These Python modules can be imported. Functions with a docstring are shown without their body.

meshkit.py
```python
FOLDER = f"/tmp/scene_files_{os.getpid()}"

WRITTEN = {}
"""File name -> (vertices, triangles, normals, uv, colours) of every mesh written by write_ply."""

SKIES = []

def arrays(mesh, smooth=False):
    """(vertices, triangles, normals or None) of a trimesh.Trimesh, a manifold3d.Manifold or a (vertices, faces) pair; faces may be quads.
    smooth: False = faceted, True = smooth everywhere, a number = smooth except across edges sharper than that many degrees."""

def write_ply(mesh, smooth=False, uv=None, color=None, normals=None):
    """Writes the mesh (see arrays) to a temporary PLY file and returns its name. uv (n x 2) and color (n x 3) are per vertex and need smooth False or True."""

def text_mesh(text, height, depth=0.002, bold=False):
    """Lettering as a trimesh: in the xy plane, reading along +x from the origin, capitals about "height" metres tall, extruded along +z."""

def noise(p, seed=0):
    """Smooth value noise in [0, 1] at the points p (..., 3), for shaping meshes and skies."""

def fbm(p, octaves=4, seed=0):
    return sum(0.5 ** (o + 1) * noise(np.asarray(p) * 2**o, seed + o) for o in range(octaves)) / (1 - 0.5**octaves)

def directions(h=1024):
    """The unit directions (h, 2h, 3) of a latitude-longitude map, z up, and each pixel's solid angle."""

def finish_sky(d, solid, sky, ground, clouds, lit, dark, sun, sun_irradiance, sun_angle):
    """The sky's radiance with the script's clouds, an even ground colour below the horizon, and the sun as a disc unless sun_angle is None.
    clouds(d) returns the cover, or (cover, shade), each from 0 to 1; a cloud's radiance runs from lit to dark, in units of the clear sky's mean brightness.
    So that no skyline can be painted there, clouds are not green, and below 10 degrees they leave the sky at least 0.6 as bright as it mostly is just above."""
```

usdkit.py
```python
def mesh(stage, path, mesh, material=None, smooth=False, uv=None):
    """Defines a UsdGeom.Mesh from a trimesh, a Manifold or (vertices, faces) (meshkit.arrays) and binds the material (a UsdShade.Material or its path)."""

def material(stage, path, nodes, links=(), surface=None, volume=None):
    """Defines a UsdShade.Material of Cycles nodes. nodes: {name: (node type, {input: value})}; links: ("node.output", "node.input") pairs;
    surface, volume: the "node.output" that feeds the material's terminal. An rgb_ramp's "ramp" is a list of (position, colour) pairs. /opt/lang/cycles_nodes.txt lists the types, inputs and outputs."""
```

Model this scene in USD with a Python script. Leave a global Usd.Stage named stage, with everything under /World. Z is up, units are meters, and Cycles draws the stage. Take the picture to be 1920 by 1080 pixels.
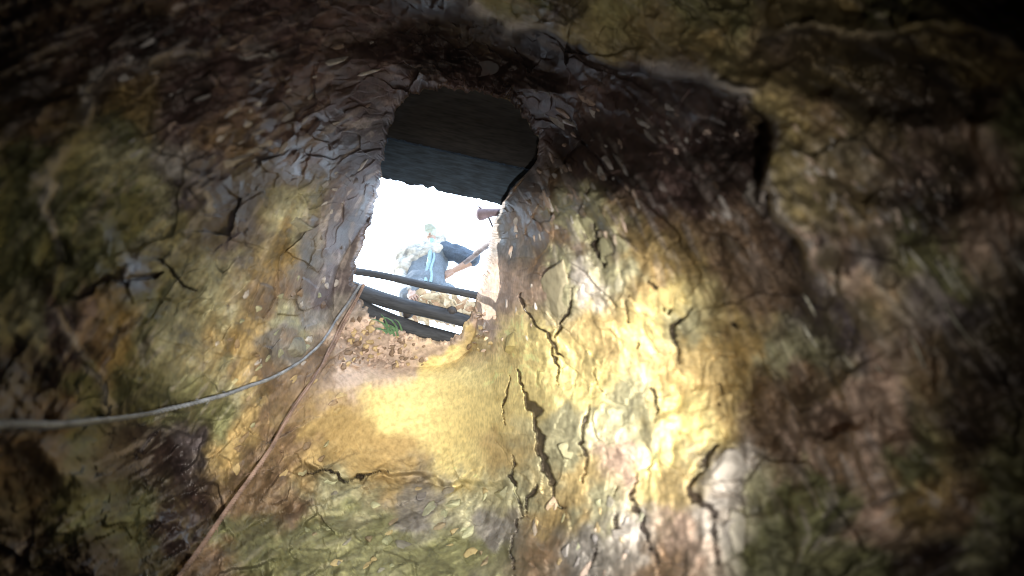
import math, numpy as np, trimesh, manifold3d, usdkit, meshkit
from scipy import ndimage
from scipy.spatial import cKDTree
from pxr import Usd, UsdGeom, UsdLux, UsdShade, Gf, Sdf, Vt

stage = Usd.Stage.CreateInMemory()
UsdGeom.SetStageUpAxis(stage, 'Z')
UsdGeom.Xform.Define(stage, '/World'); UsdGeom.Scope.Define(stage, '/World/Looks')
rng = np.random.default_rng(7)

# ------------------------------------------------------------------ camera
# A person deep in a steep hand-dug shaft holds the camera and looks up the shaft; ground outside is z = 0.
F = 1104.0                                        # focal length in pixels of a 1920-wide picture
PITCH, ROLL = math.radians(65), math.radians(12)
EYE = np.array([0.0, 0.0, -4.05])
FWD = np.array([0, math.cos(PITCH), math.sin(PITCH)])
r0, u0 = np.array([1.0, 0, 0]), np.array([0, -math.sin(PITCH), math.cos(PITCH)])
RIGHT = math.cos(ROLL) * r0 + math.sin(ROLL) * u0
UP = -math.sin(ROLL) * r0 + math.cos(ROLL) * u0
cam = UsdGeom.Camera.Define(stage, '/World/camera')
cam.CreateHorizontalApertureAttr(36.0); cam.CreateVerticalApertureAttr(20.25)
cam.CreateFocalLengthAttr(36.0 * F / 1920)
cam.CreateClippingRangeAttr(Gf.Vec2f(0.01, 5000))
cam.CreateExposureAttr(2.2); cam.CreateFStopAttr(1.0); cam.CreateFocusDistanceAttr(4.1)
m4 = np.eye(4); m4[0, :3], m4[1, :3], m4[2, :3], m4[3, :3] = RIGHT, UP, -FWD, EYE
cam.AddTransformOp().Set(Gf.Matrix4d(m4.tolist()))

# ------------------------------------------------------------------ sky and sun
SUN_EL, SUN_AZ = math.radians(30), math.radians(285)     # low sun from the left: it reaches only the collar of the shaft
sd = np.array([math.cos(SUN_EL) * math.sin(SUN_AZ), math.cos(SUN_EL) * math.cos(SUN_AZ), math.sin(SUN_EL)])
sky_m = usdkit.material(stage, '/World/Looks/sky', {
    'co': ('texture_coordinate', {}),
    's': ('sky_texture', {'sky_type': 'single_scattering', 'sun_disc': False, 'sun_elevation': SUN_EL, 'sun_rotation': SUN_AZ, 'aerosol_density': 2.0}),
    'n': ('noise_texture', {'scale': 2.6, 'detail': 6.0, 'roughness': 0.6}),
    'r': ('rgb_ramp', {'ramp': [(0.28, (0.35, 0.35, 0.35)), (0.55, (1, 1, 1))]}),
    'm': ('mix', {'color2': (13.0, 16.2, 20.0)}),
    'b': ('background_shader', {'strength': 0.07})},
    [('co.generated', 'n.vector'), ('n.fac', 'r.fac'), ('r.color', 'm.fac'), ('s.color', 'm.color1'), ('m.color', 'b.color')], surface='b.background')
dome = UsdLux.DomeLight.Define(stage, '/World/sky')
UsdShade.MaterialBindingAPI.Apply(dome.GetPrim()).Bind(sky_m)
dome.GetPrim().SetCustomDataByKey('kind', 'structure')
sun = UsdLux.DistantLight.Define(stage, '/World/sun')
sun.CreateNormalizeAttr(True) if hasattr(sun, 'CreateNormalizeAttr') else UsdLux.LightAPI(sun).CreateNormalizeAttr(True)
sun.CreateIntensityAttr(0.5); sun.CreateAngleAttr(0.5); sun.CreateColorAttr(Gf.Vec3f(1, 0.95, 0.86))

def look_matrix(zaxis, pos):
    z = zaxis / np.linalg.norm(zaxis)
    x = np.cross([0, 0, 1.0] if abs(z[2]) < .95 else [1.0, 0, 0], z); x /= np.linalg.norm(x)
    m = np.eye(4); m[0, :3], m[1, :3], m[2, :3], m[3, :3] = x, np.cross(z, x), z, pos
    return Gf.Matrix4d(m.tolist())
UsdGeom.Xformable(sun).AddTransformOp().Set(look_matrix(sd, [0, 0, 50]))

# ------------------------------------------------------------------ geometry helpers
def ray(px, py):
    px, py = np.asarray(px, float), np.asarray(py, float)
    return ((px - 960) / F)[..., None] * RIGHT + ((540 - py) / F)[..., None] * UP + FWD
def at_w(px, py, w):
    return EYE + ray(px, py) * np.asarray(w, float)[..., None]
def at_z(px, py, z):
    d = ray(px, py); return EYE + d * ((z - EYE[2]) / d[..., 2])[..., None]
def proj(p):
    q = np.asarray(p) - EYE; w = q @ FWD
    return 960 + F * (q @ RIGHT) / w, 540 - F * (q @ UP) / w, w

# the hand torch that lights the shaft: held just right of and below the lens, aimed at the lower wall
TORCH = EYE + 0.17 * RIGHT - 0.13 * UP + 0.02 * FWD
AIM = at_w(960, 735, 2.3)
TORCH_DIR = (AIM - TORCH) / np.linalg.norm(AIM - TORCH)
def beam(path, aim, power, angle, radius):
    l = UsdLux.SphereLight.Define(stage, path); l.CreateRadiusAttr(radius); l.CreateIntensityAttr(power); l.CreateNormalizeAttr(True); l.CreateColorAttr(Gf.Vec3f(1.0, 0.95, 0.86))
    q = UsdLux.ShapingAPI.Apply(l.GetPrim()); q.CreateShapingConeAngleAttr(angle); q.CreateShapingConeSoftnessAttr(1.0)
    UsdGeom.Xformable(l).AddTransformOp().Set(look_matrix(-(aim - TORCH) / np.linalg.norm(aim - TORCH), TORCH))
beam('/World/torch_spill', at_w(940, 570, 2.5), 4.6, 48.0, 0.014)      # wide spill of the reflector
beam('/World/torch_beam', at_w(830, 772, 3.0), 82.0, 27.5, 0.014)        # its hot centre

used = {}
def numbered(path):
    k = used.get(path, -1) + 1; used[path] = k
    return path if k == 0 else f'{path}_{k:03d}'
def tag(o, label=None, category=None, group=None, kind=None):
    for k, v in (('label', label), ('category', category), ('group', group), ('kind', kind)):
        if v: o.SetCustomDataByKey(k, v)
    return o
def thing(name, label, category, group=None, loc=(0, 0, 0)):
    x = UsdGeom.Xform.Define(stage, numbered('/World/' + name)); x.AddTranslateOp().Set(Gf.Vec3d(*map(float, loc)))
    return tag(x.GetPrim(), label, category, group)
def org(parent):
    if parent is None: return np.zeros(3)
    x = UsdGeom.Xformable(parent)
    return np.array(UsdGeom.XformCache().GetLocalToWorldTransform(parent).ExtractTranslation())
def obj(name, mesh, mat, parent=None, smooth=30, **kw):
    base = str(parent.GetPath()) if parent is not None else '/World'
    v, f, n = meshkit.arrays(mesh, False)
    m = usdkit.mesh(stage, numbered(f'{base}/{name}'), trimesh.Trimesh(v - org(parent), f, process=False), mat, smooth=smooth)
    return tag(m.GetPrim(), **kw)
def frames(P):
    T = np.gradient(P, axis=0); T /= np.linalg.norm(T, axis=1, keepdims=True)
    ref = np.array([0, 0, 1.0]) if abs(T[:, 2]).mean() < .9 else np.array([1.0, 0, 0])
    A = np.cross(T, ref); A /= np.linalg.norm(A, axis=1, keepdims=True); return T, A, np.cross(T, A)
def tube(P, rad, sides=10, cap=True):
    P = np.asarray(P, float); T, A, B = frames(P); n = len(P)
    rad = np.broadcast_to(np.asarray(rad, float), (n,)) if np.ndim(rad) < 2 else rad
    a = np.arange(sides) * 2 * np.pi / sides
    R = rad[:, None] if np.ndim(rad) == 1 else rad
    V = P[:, None] + R[..., None] * (np.cos(a)[None, :, None] * A[:, None] + np.sin(a)[None, :, None] * B[:, None])
    i, j = np.meshgrid(np.arange(n - 1), np.arange(sides), indexing='ij'); j2 = (j + 1) % sides
    q = np.stack([i * sides + j, i * sides + j2, (i + 1) * sides + j2, (i + 1) * sides + j], -1).reshape(-1, 4)
    f = np.vstack([q[:, [0, 1, 2]], q[:, [0, 2, 3]]]); V = V.reshape(-1, 3)
    if cap:
        V = np.vstack([V, P[0], P[-1]]); k = len(V); j = np.arange(sides); j2 = (j + 1) % sides
        f = np.vstack([f, np.stack([j2, j, np.full(sides, k - 2)], 1), np.stack([(n - 1) * sides + j, (n - 1) * sides + j2, np.full(sides, k - 1)], 1)])
    m = trimesh.Trimesh(V, f, process=False); return m
def catmull(P, n):
    P = np.asarray(P, float); from scipy.interpolate import PchipInterpolator
    d = np.r_[0, np.cumsum(np.linalg.norm(np.diff(P, axis=0), axis=1))]
    return PchipInterpolator(d, P)(np.linspace(0, d[-1], n))
def hulls(bones, refine=0.02, taubin=12):
    """bones: lists of (point, radius), each the hull of its spheres; all joined into one smoothed skin"""
    tot = manifold3d.Manifold()
    for b in bones:
        s = [manifold3d.Manifold.sphere(float(r), 14).translate([float(c) for c in p]) for p, r in b]
        tot = tot + (manifold3d.Manifold.batch_hull(s) if len(s) > 1 else s[0])
    m = tot.refine_to_length(refine).to_mesh()
    t = trimesh.Trimesh(m.vert_properties[:, :3], m.tri_verts, process=True)
    trimesh.smoothing.filter_taubin(t, iterations=taubin); return t

# ------------------------------------------------------------------ materials
def mat(name, color, rough=0.7, scale=30, vary=0.35, bump=0.3, dist=0.004, spec=0.4, stretch=None, color2=None, detail=6.0):
    c = np.array(color, float); c2 = np.array(color2, float) if color2 is not None else c * (1 - vary)
    nodes = {'g': ('texture_coordinate', {}), 'mp': ('mapping', {'scale': stretch or (1, 1, 1)}), 'n': ('noise_texture', {'scale': scale, 'detail': detail, 'roughness': 0.62}),
             'r': ('rgb_ramp', {'ramp': [(0.32, tuple(c2)), (0.66, tuple(c * (1 + 0.4 * vary)))]}),
             'b': ('bump', {'strength': bump, 'distance': dist}), 'p': ('principled_bsdf', {'roughness': rough, 'specular_ior_level': spec})}
    return usdkit.material(stage, '/World/Looks/' + name, nodes, [('g.object', 'mp.vector'), ('mp.vector', 'n.vector'), ('n.fac', 'r.fac'), ('r.color', 'p.base_color'), ('n.fac', 'b.height'), ('b.normal', 'p.normal')], surface='p.BSDF')

# ------------------------------------------------------------------ smooth 2-D noise lookups for sculpting
_tex = [ndimage.gaussian_filter(np.random.default_rng(100 + k).standard_normal((512, 512)), 1.0, mode='wrap') for k in range(6)]
_tex = [t / t.std() for t in _tex]
def n2(u, v, k=0):
    """noise of unit variance, features about 2.5 units wide"""
    return ndimage.map_coordinates(_tex[k % 6], [np.asarray(v) * 1.0 + 37 * k, np.asarray(u) * 1.0 + 91 * k], order=1, mode='grid-wrap')
def fb(u, v, size, octaves=4, k=0, gain=0.5):
    s = 2.5 / size; out = 0; a = 1; tot = 0
    for o in range(octaves):
        out = out + a * n2(u * s * 2**o, v * s * 2**o, k + o); tot += a * a; a *= gain
    return out / math.sqrt(tot)

def ss(a, b, x):
    q = np.clip((x - a) / (b - a), 0, 1); return q * q * (3 - 2 * q)
# ------------------------------------------------------------------ the shaft wall
# Grid: rows run from the mouth (ground level) down and out to the wide chamber round the camera, columns run round.
C0 = np.array([822.0, 425.0])
mouth = np.array([(1010, 300), (1003, 250), (985, 215), (950, 188), (900, 174), (850, 167), (800, 166), (764, 172), (738, 215), (722, 280), (716, 335), (706, 372), (697, 410),
                  (684, 455), (668, 497), (663, 530), (672, 560), (690, 580), (715, 600), (742, 612), (775, 622), (812, 632), (846, 636), (866, 618), (884, 592), (893, 556), (905, 520), (913, 480), (920, 440),
                  (930, 408), (945, 375), (965, 345)], float)
NT, NR = 1700, 620
th = np.arange(NT) * 2 * np.pi / NT
ma = np.arctan2(-(mouth[:, 1] - C0[1]), mouth[:, 0] - C0[0]) % (2 * np.pi); mr = np.hypot(*(mouth - C0).T); o_ = np.argsort(ma)
rho_m = np.interp(th, np.r_[ma[o_] - 2 * np.pi, ma[o_], ma[o_] + 2 * np.pi], np.tile(mr[o_], 3))
rho_m = ndimage.gaussian_filter1d(rho_m, 6, mode='wrap')
rho_m = rho_m * (1 + 0.016 * ndimage.gaussian_filter1d(rng.standard_normal(NT), 5, mode='wrap') * 3 + 0.008 * ndimage.gaussian_filter1d(rng.standard_normal(NT), 1.6, mode='wrap') * 2)
t = np.linspace(0, 1, NR)[:, None]
RHO = rho_m[None] + (1750 - rho_m[None]) * (0.35 * t + 0.65 * t**1.9)
PX = C0[0] + RHO * np.cos(th)[None]; PY = C0[1] - RHO * np.sin(th)[None]
w_m = ((0 - EYE[2]) / ray(PX[0], PY[0])[:, 2])                      # depth of the mouth contour on the ground plane
# how fast the shaft widens towards the chamber: slower fall of depth = surface facing the lens
ct, st_ = np.cos(th), np.sin(th)
def bell(deg, wide): return np.exp(-(((np.degrees(th) - deg + 180) % 360 - 180) / wide) ** 2)[None]
RR = RHO / 1.0
GAM = 0.60 - 0.05 * ct[None] + 0.0 * RHO
low = bell(263, 38)                                                     # the clay face: stands square to the lens, then the floor runs in below it
GAM = GAM * (1 - low) + low * (0.04 + 0.85 * ss(430, 500, RHO) - 0.25 * ss(560, 800, RHO))
rgt = bell(322, 30)
GAM = GAM * (1 - rgt) + rgt * (0.52 + 0.13 * ss(520, 760, RHO))
rs = np.log(ndimage.gaussian_filter1d(rho_m, 24, mode='wrap'))[None] * ss(0, .03, t) + np.log(rho_m)[None] * (1 - ss(0, .03, t))
rs = np.minimum(rs, np.log(RHO)); LR = np.log(RHO)
lw = np.log(ndimage.gaussian_filter1d(w_m, 24, mode='wrap'))[None] * ss(0, .03, t) + np.log(w_m)[None] * (1 - ss(0, .03, t))
dl = np.diff(LR, axis=0); base = np.concatenate([np.zeros((1, NT)), np.cumsum(dl * .5 * (GAM[1:] + GAM[:-1]), 0)])
base = base + GAM[:1] * (np.log(rho_m)[None] - rs) * ss(0, .03, t)
W = np.exp(lw - base)
# soften the first stretch below the mouth: a straight collar
def seg(px, py, pts):
    """signed side, distance and along-parameter to a polyline"""
    best = np.full(px.shape, 1e9); side = np.zeros(px.shape); along = np.zeros(px.shape); L = 0
    for (x0, y0), (x1, y1) in zip(pts[:-1], pts[1:]):
        dx, dy = x1 - x0, y1 - y0; l2 = dx * dx + dy * dy
        s = np.clip(((px - x0) * dx + (py - y0) * dy) / l2, 0, 1)
        ex, ey = px - x0 - s * dx, py - y0 - s * dy; d = np.hypot(ex, ey); hit = d < best
        best = np.where(hit, d, best); side = np.where(hit, np.sign(dx * ey - dy * ex), side); along = np.where(hit, L + s * math.sqrt(l2), along); L += math.sqrt(l2)
    return side, best, along / L
# lay of the rock (degrees in the picture, as the streaks run)
FL = np.array([(150, 100, 20), (450, 100, 20), (600, 250, 35), (300, 400, 40), (100, 600, 60), (400, 600, 60), (600, 480, 80), (250, 900, 30), (500, 800, 50), (700, 950, 15), (800, 780, 10),
               (1000, 100, -25), (1300, 150, -35), (1200, 300, -60), (1000, 350, -55), (1600, 150, -25), (1600, 350, -55), (1850, 350, -60), (1700, 520, -55), (1100, 600, -85), (1250, 800, 92), (1000, 900, 75),
               (1500, 800, -65), (1800, 900, -45), (1700, 1000, 30), (800, 120, -10), (950, 500, 85), (750, 640, 25), (900, 250, -35)], float)
wt = [1 / (((PX - a) / 100) ** 2 + ((PY - b) / 100) ** 2 + 0.15) ** 1.5 for a, b, _ in FL]
cs = sum(w_ * math.cos(2 * math.radians(c)) for w_, (_, _, c) in zip(wt, FL)); sn = sum(w_ * math.sin(2 * math.radians(c)) for w_, (_, _, c) in zip(wt, FL))
PHI = 0.5 * np.arctan2(sn, cs); del wt
DX, DY = np.cos(PHI), -np.sin(PHI)
def streak(size, length, k, n=9):
    s = 2.5 / size
    return sum(n2((PX + q * length * DX) * s, (PY + q * length * DY) * s, k) for q in np.linspace(-.5, .5, n)) / math.sqrt(n) * 1.6
wx, wy = PX + 26 * fb(PX, PY, 160, 3, 1), PY + 26 * fb(PX, PY, 160, 3, 3)       # wobble for hand-placed outlines
fx, fy = PX + 9 * fb(PX, PY, 40, 3, 2), PY + 9 * fb(PX, PY, 40, 3, 4)
S1, S2, S3 = streak(10, 70, 0), streak(22, 130, 2), streak(5, 34, 4)
# roughness of the relief: the clay face at the bottom is smooth, fractured rock elsewhere
clay = np.exp(-(((PX - 770) / 230) ** 2 + ((PY - 775) / 105) ** 2) ** 1.6)
clay = np.clip(clay * 1.3, 0, 1) * ss(905, 880, fy)
rough = 1 - 0.88 * clay
near = 0.55 + 0.45 * ss(1.0, 3.2, RHO / rho_m[None])                  # the collar just under the mouth is seen edge-on and is cut smoother
lower_soft = 1.3 * ss(380, 640, PY) * ss(520, 760, PX) * ss(1500, 1250, PX)
H = np.zeros_like(W)                                                   # displacement towards the lens, as a share of depth
H += (0.060 * fb(PX, PY, 300, 2, 0) + 0.026 * fb(fx, fy, 110, 3, 1) * near * (1 - .35 * lower_soft)) * rough
# fractured blocks: facets with their own tilt, long along the lay of the rock
def blocks(n, amp, tilt, aniso, seed, edge):
    r = np.random.default_rng(seed)
    sx, sy = r.uniform(-500, 2400, n), r.uniform(-700, 1700, n)
    ci = cKDTree(np.c_[PX.ravel()[::37], PY.ravel()[::37]]).query(np.c_[sx, sy])[1]
    ph = PHI.ravel()[::37][ci]
    q = np.c_[(PX + .35 * (fx - PX) + 0.15 * (wx - PX)).ravel(), (PY + .35 * (fy - PY) + 0.15 * (wy - PY)).ravel()]
    dd, ii = cKDTree(np.c_[sx, sy]).query(q, k=5, workers=-1)
    a = q[:, None, 0] - sx[ii]; b = q[:, None, 1] - sy[ii]
    al = a * np.cos(ph[ii]) - b * np.sin(ph[ii]); ac = a * np.sin(ph[ii]) + b * np.cos(ph[ii])
    d = np.hypot(al / aniso, ac * aniso); od = np.argsort(d, 1)[:, :2]; R = np.arange(len(q))
    k0 = ii[R, od[:, 0]]; gap = d[R, od[:, 1]] - d[R, od[:, 0]]
    ha, ta, tb = r.normal(0, 1, n), r.normal(0, 1, n), r.normal(0, 1, n)
    h = amp * ha[k0] + tilt * (ta[k0] * al[R, od[:, 0]] + tb[k0] * ac[R, od[:, 0]] * 1.5)
    h -= edge * np.exp(-(gap / 3.0) ** 2)
    return h.reshape(PX.shape), k0.reshape(PX.shape)
h1, id1 = blocks(420, 0.0034, 0.00012, 1.25, 11, 0.0006)
h2, id2 = blocks(3800, 0.0030, 0.00018, 1.3, 12, 0.0009)
h3, id3 = blocks(17000, 0.0011, 0.00024, 1.5, 13, 0.0004)
H += (h1 * (1 - 0.45 * lower_soft) + 0.9 * h2 * (1 - 0.35 * lower_soft) + .65 * h3 * (1 - .3 * lower_soft)) * rough * near
H += ((0.0014 * S2 + 0.0010 * S1 + 0.0004 * S3) * (0.2 + 0.8 * rough) * (1 - 0.55 * lower_soft) + 0.0006 * fb(PX, PY, 14, 3, 5) * (0.35 + rough)) * near
H += 0.0035 * np.clip(fb(fx, fy, 60, 4, 3), -1, 2) * rough * near
# --- large forms
def ledge(pts, height, fade, k=1.0, soft=10, q=(None, None)):
    """ground on the right-hand side of the polyline stands proud by height, easing off over fade"""
    global H
    s, d, a = seg(wx * 0.45 + fx * 0.55, wy * 0.45 + fy * 0.55, pts); sdist = s * d * k
    H += height * ss(-soft, soft, sdist) * np.exp(-np.clip(sdist, 0, None) / fade) * ss(0, .06, a) * ss(1, .94, a)
    return sdist, a
# the lip where the narrow shaft opens into the chamber, overhead on the right
lip = [(860, -90), (890, 0), (960, 25), (1060, 55), (1150, 78), (1230, 105), (1310, 135), (1400, 182), (1450, 220), (1462, 262), (1436, 300), (1432, 345), (1470, 410), (1510, 470), (1560, 540)]
lip_d, lip_a = ledge(lip, 0.16, 500, -1)
lip2 = [(1440, 75), (1560, 48), (1680, 52), (1770, 72), (1850, 92), (1960, 118), (2100, 130)]
lip2_d, _ = ledge(lip2, 0.13, 50, -1, soft=14)
lipl = [(470, 90), (380, 118), (205, 140), (180, 172), (150, 240), (100, 330), (82, 380), (108, 450), (95, 555), (160, 620), (190, 700), (225, 770)]
lipl_d, _ = ledge(lipl, 0.05, 160, 1)
ledge([(540, 882), (620, 890), (720, 884), (800, 892), (880, 905), (950, 900)], -0.045, 190, 1, soft=8)    # foot of the clay face: the wall steps back below
ledge([(300, 225), (400, 300), (385, 330), (400, 420), (370, 470)], 0.03, 60, 1)
ledge([(1820, 225), (1850, 320), (1880, 390), (1905, 470)], 0.07, 45, -1, soft=9)
ledge([(1560, 690), (1600, 770), (1612, 840), (1630, 900), (1650, 960)], 0.08, 40, -1, soft=10)
ledge([(930, 560), (925, 640), (935, 720), (950, 820), (960, 900)], 0.014, 120, -1, soft=10)
def bump(x, y, rx, ry, ang, h, p=1.0):
    global H
    c, s = math.cos(math.radians(ang)), math.sin(math.radians(ang)); a = fx - x; b = -(fy - y)
    H += h * np.exp(-(((a * c + b * s) / rx) ** 2 + ((b * c - a * s) / ry) ** 2) ** p)
for args in [(1050, 540, 42, 70, 95, 0.020, 1.8), (1345, 890, 62, 62, 20, .03, 1.6), (1375, 1010, 40, 70, 100, .024, 1.6), (1255, 960, 75, 130, 95, .02, 1.5), (960, 642, 34, 26, 0, .014, 1.6), (1255, 560, 34, 48, 90, .014, 1.5),
             (1030, 760, 30, 70, 110, .012, 1.6), (1150, 810, 60, 110, 70, .010, 1.5), (250, 640, 90, 80, 0, .035, 1.4), (230, 420, 110, 130, 60, .03, 1.3), (120, 400, 50, 110, 70, .02, 1.4),
             (1450, 640, 60, 70, 0, .015, 1.3), (1720, 890, 90, 80, 30, .05, 1.4), (1880, 950, 90, 60, 40, .06, 1.4), (690, 610, 60, 40, 30, .018, 1.2), (520, 430, 60, 40, 0, .015, 1.4),
             (300, 300, 90, 60, 40, .02, 1.5), (60, 300, 60, 60, 0, .02, 1.4), (330, 720, 70, 60, 30, .025, 1.5), (130, 850, 80, 60, 10, .03, 1.5), (430, 560, 60, 70, 60, .018, 1.5), (520, 330, 60, 45, 30, .018, 1.5), (1500, 930, 90, 70, 20, .03, 1.4), (1830, 480, 90, 60, -40, .03, 1.4), (1600, 480, 70, 50, -50, .02, 1.4),
             # hollows
             (270, 860, 120, 85, 35, -.16, 1.6), (60, 980, 90, 70, 20, -.10, 1.4), (500, 230, 60, 40, 20, -.04, 1.3), (1385, 260, 38, 95, 105, -.14, 1.8), (1640, 150, 190, 55, -12, -.22, 1.8), (1760, 350, 110, 55, 5, -.16, 1.6),
             (1575, 790, 22, 50, 100, -.13, 1.6), (880, 85, 190, 65, -12, -.16, 1.6), (1860, 640, 120, 70, 0, -.12, 1.5), (1830, 790, 130, 60, 0, -.10, 1.5), (110, 470, 20, 32, 90, -.09, 1.6), (255, 440, 26, 20, 0, -.06, 1.5),
             (330, 180, 45, 40, 0, -.05, 1.5), (230, 612, 14, 26, 80, -.04, 1.5), (960, 440, 28, 40, 90, -.03, 1.5), (1165, 290, 40, 60, 60, -.05, 1.4), (360, 600, 30, 60, 90, -.03, 1.4), (80, 90, 230, 110, 20, -.15, 1.5), (425, 330, 40, 50, 60, -.03, 1.4)]:
    bump(*args)
# --- open cracks
crk = np.zeros_like(W)
CR = [([(972, 688), (985, 735), (1005, 780), (1012, 830), (1022, 880), (1040, 915), (1052, 952)], 10), ([(984, 545), (988, 580), (1002, 606), (1030, 640), (1048, 672)], 6), ([(1082, 540), (1074, 570), (1052, 604), (1046, 640)], 6),
      ([(1112, 425), (1122, 452), (1120, 478), (1142, 503)], 8), ([(1098, 755), (1090, 795), (1093, 830), (1086, 870), (1096, 890)], 5), ([(1342, 836), (1326, 870), (1304, 900), (1298, 918), (1312, 942), (1326, 968), (1340, 1000), (1350, 1050)], 8),
      ([(1290, 580), (1268, 618), (1272, 650), (1276, 690)], 6), ([(1222, 722), (1232, 760), (1230, 800)], 3.5), ([(1192, 886), (1190, 950), (1212, 1010), (1220, 1040), (1236, 1080)], 6), ([(1156, 965), (1146, 1000)], 8),
      ([(950, 700), (942, 760), (948, 800)], 3), ([(955, 850), (962, 900), (974, 960), (966, 1010), (964, 1080)], 4), ([(1006, 905), (994, 940), (980, 962)], 5), ([(1194, 640), (1192, 664)], 5), ([(1220, 518), (1240, 548), (1246, 580)], 4),
      ([(1120, 1010), (1110, 1040), (1096, 1070)], 4), ([(1160, 900), (1150, 935)], 3), ([(1050, 555), (1060, 520), (1068, 500)], 2), ([(1172, 560), (1176, 600)], 2.5), ([(1376, 600), (1384, 625)], 4), ([(1340, 720), (1348, 760)], 3),
      ([(1030, 640), (1040, 690), (1036, 720)], 2.5), ([(300, 480), (345, 540), (370, 560)], 5), ([(120, 555), (210, 530), (300, 515)], 9), ([(1480, 450), (1505, 520)], 4), ([(1120, 700), (1128, 740)], 2.5), ([(1262, 590), (1258, 560), (1246, 530)], 3),
      ([(560, 884), (660, 893), (730, 886)], 4)]
cx, cy = PX + 5 * fb(PX, PY, 26, 3, 1), PY + 5 * fb(PX, PY, 26, 3, 4)
for pts, wd in CR:
    x0, x1 = min(p[0] for p in pts) - 60, max(p[0] for p in pts) + 60; y0, y1 = min(p[1] for p in pts) - 60, max(p[1] for p in pts) + 60
    b = (PX > x0) & (PX < x1) & (PY > y0) & (PY < y1)
    _, d, a = seg(cx[b], cy[b], pts)
    wd_ = (wd * .62 if wd < 8 else wd * .85) * (0.12 + 1.0 * np.sin(np.pi * np.clip(a, 0.02, .98)) ** 0.6) * (1 + 0.5 * np.clip(fb(PX[b], PY[b], 22, 3, 3), -1.2, 1.2))
    crk[b] = np.maximum(crk[b], ss(wd_ * 1.05, wd_ * 0.5, d))
H -= 0.035 * crk
W2 = W * (1 - H * ss(0, 0.012, t))
W2 = np.minimum(W2, -EYE[2] / ray(PX, PY)[..., 2] - 0.05 * ss(0, 0.02, t))                       # the lip itself stays on the ground
back = None
P = at_w(PX, PY, W2)

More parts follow.
